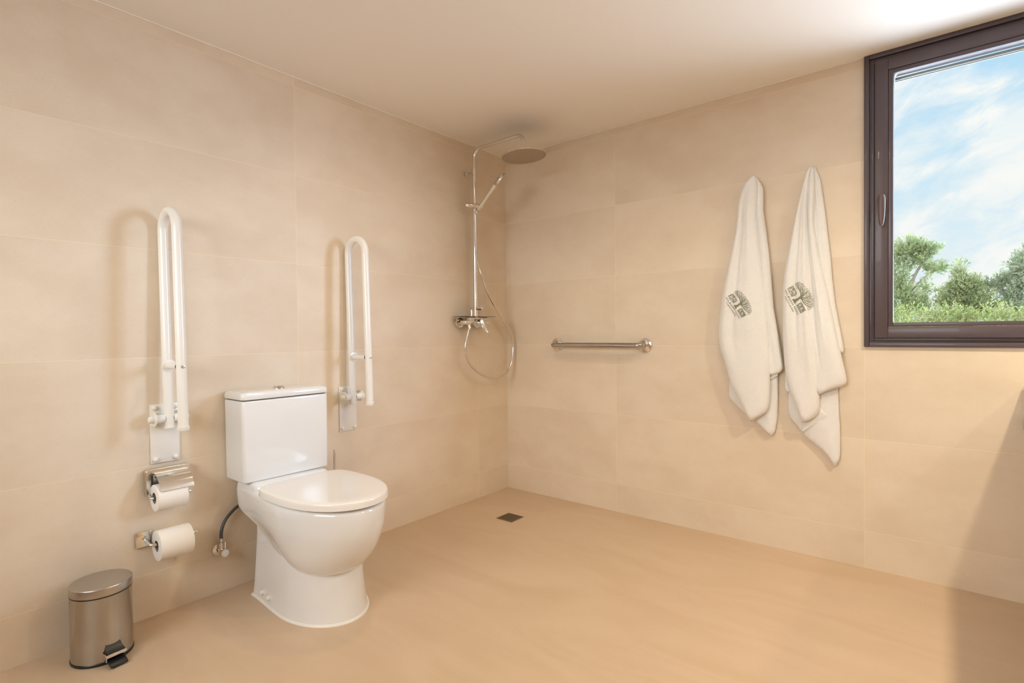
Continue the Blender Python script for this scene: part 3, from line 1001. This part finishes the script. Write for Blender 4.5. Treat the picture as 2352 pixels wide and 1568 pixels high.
T1B = ([(1.5327, 1.4587), (1.4867, 1.0373), (1.4506, 0.8), (1.4457, 0.7088), (1.4627, 0.6883), (1.513, 0.6429), (1.57, 0.6015), (1.636, 0.5394), (1.6436, 0.5362)],
  [(1.5783, 1.4535), (1.6448, 1.0357), (1.6726, 0.8165), (1.6705, 0.6872), (1.6685, 0.6151), (1.657, 0.5501), (1.6436, 0.5362)])
T1N = ([(1.561, 1.3709), (1.5989, 0.9116), (1.618, 0.8293), (1.639, 0.8024)],
  [(1.6001, 1.3673), (1.6657, 0.913), (1.6768, 0.8521), (1.6796, 0.8257), (1.639, 0.8024)])
T1M = ([(1.5707, 1.7744), (1.5587, 1.7022), (1.5578, 1.3702), (1.5725, 1.0365), (1.6109, 0.8503), (1.6428, 0.8269)],
  [(1.5785, 1.777), (1.5901, 1.7612), (1.61, 1.7239), (1.6146, 1.6945), (1.6128, 1.6069), (1.625, 1.5132), (1.6384, 1.3954), (1.6514, 1.2279), (1.6572, 1.1456), (1.6775, 1.0213), (1.6885, 0.9423), (1.6982, 0.8677), (1.6994, 0.8536), (1.6809, 0.8366), (1.6428, 0.8269)])
T1F = ([(1.5772, 1.7763), (1.5533, 1.7619), (1.5331, 1.74), (1.5179, 1.7094), (1.5036, 1.6512), (1.4989, 1.5798), (1.491, 1.5165), (1.4702, 1.4197), (1.4465, 1.3134), (1.427, 1.2184), (1.4204, 1.1543), (1.4084, 1.0576), (1.4082, 1.0002), (1.4172, 0.9432), (1.4343, 0.8951), (1.4512, 0.8344), (1.4679, 0.7738), (1.5085, 0.6992), (1.5458, 0.6242), (1.5627, 0.6032)],
  [(1.5792, 1.7759), (1.5927, 1.7557), (1.5964, 1.6936), (1.5883, 1.5679), (1.6071, 1.377), (1.6229, 1.208), (1.6342, 1.0747), (1.6434, 0.9093), (1.6449, 0.7418), (1.641, 0.678), (1.6312, 0.6505), (1.5974, 0.6269), (1.5627, 0.6032)])
T2B = ([(1.7917, 1.4294), (1.7284, 0.9543), (1.7163, 0.7537), (1.7151, 0.6785), (1.7205, 0.6329), (1.7724, 0.573), (1.7813, 0.554), (1.8593, 0.4943), (1.8839, 0.4645), (1.9053, 0.4287)],
  [(1.8438, 1.4235), (1.9026, 0.9561), (1.9158, 0.7756), (1.9199, 0.6704), (1.9248, 0.5752), (1.9247, 0.4799), (1.9198, 0.4522), (1.9053, 0.4287)])
T2K = ([(1.772, 1.1535), (1.7483, 0.8347), (1.7713, 0.6563), (1.773, 0.5966), (1.7783, 0.5702)],
  [(1.828, 1.1512), (1.8449, 0.8387), (1.8482, 0.6826), (1.8669, 0.6686), (1.8838, 0.6565), (1.8275, 0.6081), (1.7783, 0.5702)])
T2L = ([(1.7295, 0.9946), (1.7072, 0.8326), (1.7052, 0.7616), (1.7163, 0.7501)],
  [(1.7566, 0.9946), (1.7563, 0.8347), (1.7472, 0.7641), (1.7163, 0.7501)])
T2R = ([(1.8209, 1.7722), (1.807, 1.7009), (1.8066, 1.3487), (1.8443, 1.0337), (1.9296, 0.9336)],
  [(1.8278, 1.7735), (1.8483, 1.717), (1.855, 1.6656), (1.8664, 1.5726), (1.8768, 1.4701), (1.8881, 1.3647), (1.8951, 1.2599), (1.906, 1.152), (1.9264, 1.029), (1.9346, 0.9813), (1.9411, 0.9385), (1.9296, 0.9336)])
T2M = ([(1.82, 1.7718), (1.7992, 1.6797), (1.7988, 1.3479), (1.8088, 1.0341), (1.8259, 0.8386), (1.8362, 0.7707), (1.8476, 0.748)],
  [(1.8269, 1.7694), (1.8336, 1.6928), (1.8266, 1.5165), (1.8504, 1.3669), (1.8756, 1.2395), (1.9043, 1.0771), (1.9283, 0.9436), (1.9489, 0.8405), (1.9542, 0.7985), (1.9283, 0.7857), (1.8877, 0.7709), (1.8476, 0.748)])
T2F = ([(1.8183, 1.7708), (1.8059, 1.7617), (1.7923, 1.7139), (1.7774, 1.6582), (1.7543, 1.5589), (1.7348, 1.4589), (1.719, 1.3788), (1.705, 1.2849), (1.699, 1.2069), (1.6997, 1.1317), (1.7, 1.0059), (1.7071, 0.8766), (1.7136, 0.8165), (1.7287, 0.7572), (1.7556, 0.6892), (1.7804, 0.62)],
  [(1.8217, 1.77), (1.8113, 1.6948), (1.8057, 1.5815), (1.8076, 1.4754), (1.8144, 1.328), (1.8202, 1.18), (1.8262, 1.1273), (1.8346, 0.9815), (1.8411, 0.9098), (1.8473, 0.813), (1.8506, 0.6875), (1.8471, 0.6678), (1.8257, 0.6368), (1.7997, 0.6219), (1.7804, 0.62)])


def hook(mb, x, z):
    mb.cyl((x, 0, z), (x, -.055, z), .006, 16)


tw = MB()
cloth(tw, T1B, .006, .020, [(.7, .15, .004, 0, 1)], 1.3)
cloth(tw, T1N, .020, .012, [], 2.2, 16, 40)
cloth(tw, T1M, .024, .022, [(.45, .12, -.006, .1, .9), (.8, .12, .006, .1, 1)], 3.7)
cloth(tw, T1F, .040, .034, [(.32, .06, -.010, .05, .75), (.12, .08, .008, .1, .8), (.62, .12, .006, .0, .7)], 5.1)
towel_a = finish_towel(tw, 'towel', 'white terry towel with green tree emblem, hanging left of the other, further from the window', 1.57, 1.74)
tw = MB()
cloth(tw, T2B, .006, .020, [(.6, .2, .005, 0, 1)], 6.4)
cloth(tw, T2K, .022, .014, [], 7.2, 18, 50)
cloth(tw, T2L, .018, .012, [], 7.9, 10, 30)
cloth(tw, T2R, .010, .024, [(.6, .1, .006, 0, 1)], 8.5)
cloth(tw, T2M, .030, .034, [(.5, .08, .006, .0, .8), (.25, .06, -.008, .1, .9)], 9.1)
cloth(tw, T2F, .036, .038, [(.45, .07, -.008, .05, .75), (.15, .1, .006, .1, .8), (.8, .1, .008, .05, .9)], 10.6)
towel_b = finish_towel(tw, 'towel', 'white terry towel with green tree emblem, hanging next to the window and reaching lower', 1.82, 1.76)


# embroidered emblem: tree between two patterned squares above two lines of lettering
def emblem_shapes():
    """list of polygons (each a list of (u, v)) in emblem units, text width 1"""
    polys = []
    rnd = random.Random(5)

    def stroke(pts, w0, w1, seg=8):
        P = spline([Vector((a, b, 0)) for a, b in pts], seg)
        n = len(P)
        for i in range(n - 1):
            a, b = P[i], P[i + 1]
            d = (b - a).normalized()
            nrm_ = Vector((-d.y, d.x, 0))
            wa = (w0 + (w1 - w0) * i / (n - 1)) / 2
            wb_ = (w0 + (w1 - w0) * (i + 1) / (n - 1)) / 2
            polys.append([tuple((a - nrm_ * wa)[:2]), tuple((b - nrm_ * wb_)[:2]), tuple((b + nrm_ * wb_)[:2]), tuple((a + nrm_ * wa)[:2])])

    # trunk with flared foot
    polys.append([(.40, .17), (.60, .17), (.545, .30), (.53, .33), (.465, .33), (.455, .30)])
    stroke([(.50, .27), (.515, .42), (.50, .55), (.505, .66)], .085, .06)
    stroke([(.505, .60), (.42, .70), (.28, .74), (.12, .78), (.03, .84)], .05, .014)
    stroke([(.505, .62), (.44, .78), (.33, .88), (.24, .94)], .042, .012)
    stroke([(.505, .62), (.50, .82), (.46, 1.0), (.44, 1.08)], .04, .012)
    stroke([(.51, .62), (.60, .78), (.62, .92), (.60, 1.05)], .04, .012)
    stroke([(.51, .60), (.62, .68), (.75, .80), (.80, .94)], .042, .012)
    stroke([(.51, .58), (.62, .62), (.78, .64), (.90, .72), (.98, .80)], .05, .014)
    stroke([(.33, .73), (.26, .82), (.15, .90)], .02, .01)
    stroke([(.70, .64), (.80, .74), (.90, .86)], .02, .01)
    stroke([(.47, .80), (.38, .94), (.34, 1.03)], .018, .01)
    stroke([(.58, .77), (.70, .92), (.71, 1.02)], .018, .01)

    def leaf(x, y, a, l, w_):
        c, s_ = math.cos(a), math.sin(a)
        pts = [(l, 0), (l * .4, w_), (-l * .5, w_ * .8), (-l, 0), (-l * .5, -w_ * .8), (l * .4, -w_)]
        polys.append([(x + p * c - q * s_, y + p * s_ + q * c) for p, q in pts])

    placed = []
    tries = 0
    while len(placed) < 200 and tries < 6000:
        tries += 1
        x, y = rnd.uniform(-.03, 1.03), rnd.uniform(.62, 1.14)
        q = ((x - .5) / .53) ** 2 + ((y - .74) / .40) ** 2
        if q > 1 or (y < .74 - .0 and abs(x - .5) < .20) or y < .64 + .10 * (1 - abs(x - .5) * 2):
            continue
        if any((x - a) ** 2 + (y - b) ** 2 < .033 ** 2 for a, b in placed):
            continue
        placed.append((x, y))
        leaf(x, y, math.atan2(y - .55, x - .5) + rnd.uniform(-.9, .9), .0185, .0100)
    # patterned squares
    for x0, y0 in ((.0, .20), (.66, .20)):
        n = 10
        c = .34 / n
        for i in range(n):
            for j in range(n):
                if rnd.random() < .72 or i in (0, n - 1) or j in (0, n - 1):
                    g_ = c * .46
                    xx, yy = x0 + (i + .5) * c + rnd.uniform(-.2, .2) * c * .5, y0 + (j + .5) * c + rnd.uniform(-.2, .2) * c * .5
                    g1, g2 = g_ * rnd.uniform(.75, 1.15), g_ * rnd.uniform(.75, 1.15)
                    polys.append([(xx - g1, yy - g2 * .5), (xx - g1 * .4, yy - g2), (xx + g1, yy - g2 * .6), (xx + g1 * .8, yy + g2), (xx - g1 * .7, yy + g2 * .8)])
    return polys


EMB = emblem_shapes()


def text_mesh(body, size):
    cu = bpy.data.curves.new('t', 'FONT')
    cu.body = body
    cu.size = size
    cu.align_x = 'CENTER'
    cu.space_character = 1.12
    cu.resolution_u = 3
    ob = bpy.data.objects.new('t', cu)
    col.objects.link(ob)
    dg = bpy.context.evaluated_depsgraph_get()
    me = bpy.data.meshes.new_from_object(ob.evaluated_get(dg))
    bpy.data.objects.remove(ob)
    bpy.data.curves.remove(cu)
    vs = [(v.co.x, v.co.y) for v in me.vertices]
    fs = [tuple(p.vertices) for p in me.polygons]
    bpy.data.meshes.remove(me)
    return vs, fs


TXT = [text_mesh('MILBIJAH NOU', .135), text_mesh('AGROTURISME', .085)]


def emblem(towel, origin, uvec, vvec):
    """origin = left end of the lettering baseline on the wall plane (x, z); uvec along the text, vvec up"""
    dg = bpy.context.evaluated_depsgraph_get()
    bm = bmesh.new()
    bm.from_mesh(towel.data)
    bm.transform(Matrix.Translation(towel.location))
    tree = BVHTree.FromBMesh(bm)
    bm.free()
    out = bmesh.new()

    def hit(u, v):
        x = origin[0] + uvec[0] * u + vvec[0] * v
        z = origin[1] + uvec[1] * u + vvec[1] * v
        h = tree.ray_cast(Vector((x, -1, z)), Vector((0, 1, 0)))
        if h[0] is None:
            return None
        return Vector((x, h[0].y, z))

    def add(poly):
        P = [hit(u, v) for u, v in poly]
        if any(p is None for p in P):
            return
        if max(p.y for p in P) - min(p.y for p in P) > .02:
            return
        A = [out.verts.new(p + Vector((0, -.0012, 0))) for p in P]
        B_ = [out.verts.new(p + Vector((0, .0008, 0))) for p in P]
        try:
            out.faces.new(A)
            for i in range(len(A)):
                j = (i + 1) % len(A)
                out.faces.new((A[i], B_[i], B_[j], A[j]))
        except ValueError:
            pass

    for poly in EMB:
        add(poly)
    vs, fs = TXT[0]
    for f in fs:
        add([(.5 + vs[i][0] * (1.0 / 1.0), .02 + vs[i][1]) for i in f])
    vs, fs = TXT[1]
    for f in fs:
        add([(.5 + vs[i][0], -.12 + vs[i][1]) for i in f])
    mb = MB()
    mb.b.free()
    mb.b = out
    return mb.build('embroidered_emblem', M_emb, towel, angle=10)


emblem(towel_a, (1.4500, 1.2010), (.0650, -.1080), (.0640, .0360))
emblem(towel_b, (1.7120, 1.2200), (.0540, -.1150), (.0670, .0400))

# ------------------------------------------------------------------ garden beyond the window
M_leafA = leaf_mat('olive_leaf', (.17, .225, .095), (.29, .335, .16))
M_leafB = leaf_mat('pale_leaf', (.27, .34, .12), (.42, .46, .20))
M_leafC = leaf_mat('grey_leaf', (.17, .23, .14), (.29, .34, .22))


def tree(name, label, cat, base, limbs, puffs, mat, nleaf, leaf, seed):
    """limbs: list of point lists; puffs: list of (x, y, z, rx, ry, rz, density) clusters of leaves"""
    t = thing(name, label, cat, base, 'shrubs and trees outside the window')
    tr = MB()
    rnd = random.Random(seed)
    for L_, r0, r1 in limbs:
        P = spline([Vector(p) for p in L_], 5)
        tr.tube(P, [r0 + (r1 - r0) * i / (len(P) - 1) for i in range(len(P))], 8)
    tr.build('trunk', M_bark, t)
    b = bmesh.new()
    tw_ = MB()
    tot = sum(p[6] for p in puffs)
    for px, py, pz, rx, ry, rz, dn in puffs:
        cnt = int(nleaf * dn / tot)
        ntw = max(4, cnt // 16)
        for _ in range(ntw):
            while True:
                q = Vector((rnd.uniform(-1, 1), rnd.uniform(-1, 1), rnd.uniform(-1, 1)))
                if q.length < 1:
                    break
            c = Vector((px + q.x * rx, py + q.y * ry, pz + q.z * rz))
            dirv = (q * .7 + Vector((rnd.uniform(-.6, .6), rnd.uniform(-.6, .6), rnd.uniform(.1, 1.0)))).normalized()
            Lt = leaf * rnd.uniform(2.2, 4.2)
            tw_.tube([c - dirv * Lt * .5, c + dirv * Lt * .5], .0012, 3)
            for k in range(16):
                f = k / 15
                o_ = c + dirv * Lt * (f - .5)
                d = (dirv * .9 + Vector((rnd.uniform(-1, 1), rnd.uniform(-1, 1), rnd.uniform(-.7, .9)))).normalized()
                s_ = d.cross(Vector((rnd.uniform(-1, 1), rnd.uniform(-1, 1), rnd.uniform(-1, 1)))).normalized()
                l_ = leaf * rnd.uniform(.6, 1.2)
                w_ = l_ * rnd.uniform(.12, .19)
                v4 = [b.verts.new(o_), b.verts.new(o_ + d * l_ * .5 + s_ * w_), b.verts.new(o_ + d * l_), b.verts.new(o_ + d * l_ * .5 - s_ * w_)]
                b.faces.new(v4)
    me = bpy.data.meshes.new('foliage')
    b.to_mesh(me)
    b.free()
    me.materials.append(mat)
    o = bpy.data.objects.new('foliage', me)
    col.objects.link(o)
    o.parent = t
    o.location = -Vector(base)
    tw_.build('twigs', M_bark, t)
    return t


tree('olive_tree', 'tall feathery green tree at the left edge of the window', 'tree', (1.95, 4.9, -3),
     [([(1.95, 4.9, -3), (1.92, 4.9, 0), (1.93, 4.8, 1.2), (2.02, 4.7, 1.62), (2.16, 4.6, 1.86)], .05, .006),
      ([(1.93, 4.8, 1.1), (1.90, 4.8, 1.5), (1.95, 4.7, 1.95)], .02, .005),
      ([(1.98, 4.8, 1.45), (2.10, 4.7, 1.60), (2.24, 4.6, 1.70)], .012, .004)],
     [(1.86, 4.7, 1.72, .14, .2, .24, 2.2), (1.98, 4.6, 1.92, .14, .18, .12, 1.5), (2.13, 4.6, 1.90, .12, .15, .07, .9), (2.07, 4.6, 1.80, .08, .12, .06, .6),
      (2.20, 4.6, 1.70, .11, .15, .055, .7), (1.90, 4.7, 1.35, .20, .2, .22, 3.0), (2.12, 4.6, 1.48, .07, .1, .14, .35), (2.05, 4.6, 1.3, .12, .12, .1, .9)], M_leafA, 17000, .031, 3)
tree('pale_hedge', 'pale yellow-green bushy hedge along the bottom of the window', 'hedge', (2.35, 4.2, -3),
     [([(2.2, 4.2, -3), (2.2, 4.2, .6)], .03, .02), ([(2.6, 4.2, -3), (2.6, 4.2, .6)], .03, .02)],
     [(1.95, 4.2, 1.02, .30, .2, .26, 3), (2.30, 4.2, 1.02, .28, .2, .26, 3), (2.65, 4.2, 1.02, .30, .2, .26, 3), (3.05, 4.2, 1.02, .30, .2, .28, 3), (3.5, 4.2, 1.0, .35, .2, .3, 2)], M_leafB, 34000, .029, 4)
tree('leafy_shrub', 'rounded green shrub rising above the hedge in the middle of the window', 'shrub', (2.43, 4.5, -3),
     [([(2.43, 4.5, -3), (2.43, 4.5, .9), (2.46, 4.5, 1.35), (2.48, 4.5, 1.55)], .03, .006), ([(2.43, 4.5, 1.0), (2.35, 4.5, 1.35)], .015, .005)],
     [(2.44, 4.5, 1.48, .14, .15, .12, 1.7), (2.40, 4.5, 1.66, .05, .08, .09, .3), (2.34, 4.5, 1.36, .14, .15, .13, 1.8), (2.55, 4.5, 1.33, .15, .15, .15, 1.8), (2.42, 4.5, 1.2, .28, .15, .14, 2.2)], M_leafA, 15000, .030, 5)
tree('olive_tree', 'greyish tree with a pale slim trunk at the right edge of the window', 'tree', (2.95, 4.6, -3),
     [([(2.86, 4.6, -3), (2.85, 4.6, .9), (2.84, 4.6, 1.3), (2.87, 4.6, 1.6)], .03, .008), ([(2.85, 4.6, 1.1), (2.75, 4.6, 1.4), (2.70, 4.6, 1.55)], .012, .004)],
     [(2.92, 4.6, 1.68, .14, .16, .16, 2.0), (2.80, 4.6, 1.50, .13, .14, .14, 1.3), (2.68, 4.6, 1.50, .10, .12, .06, .6), (2.98, 4.6, 1.35, .2, .2, .2, 2.4), (2.78, 4.6, 1.28, .12, .12, .10, .7), (3.3, 4.6, 1.5, .3, .2, .35, 3)], M_leafC, 19000, .029, 6)
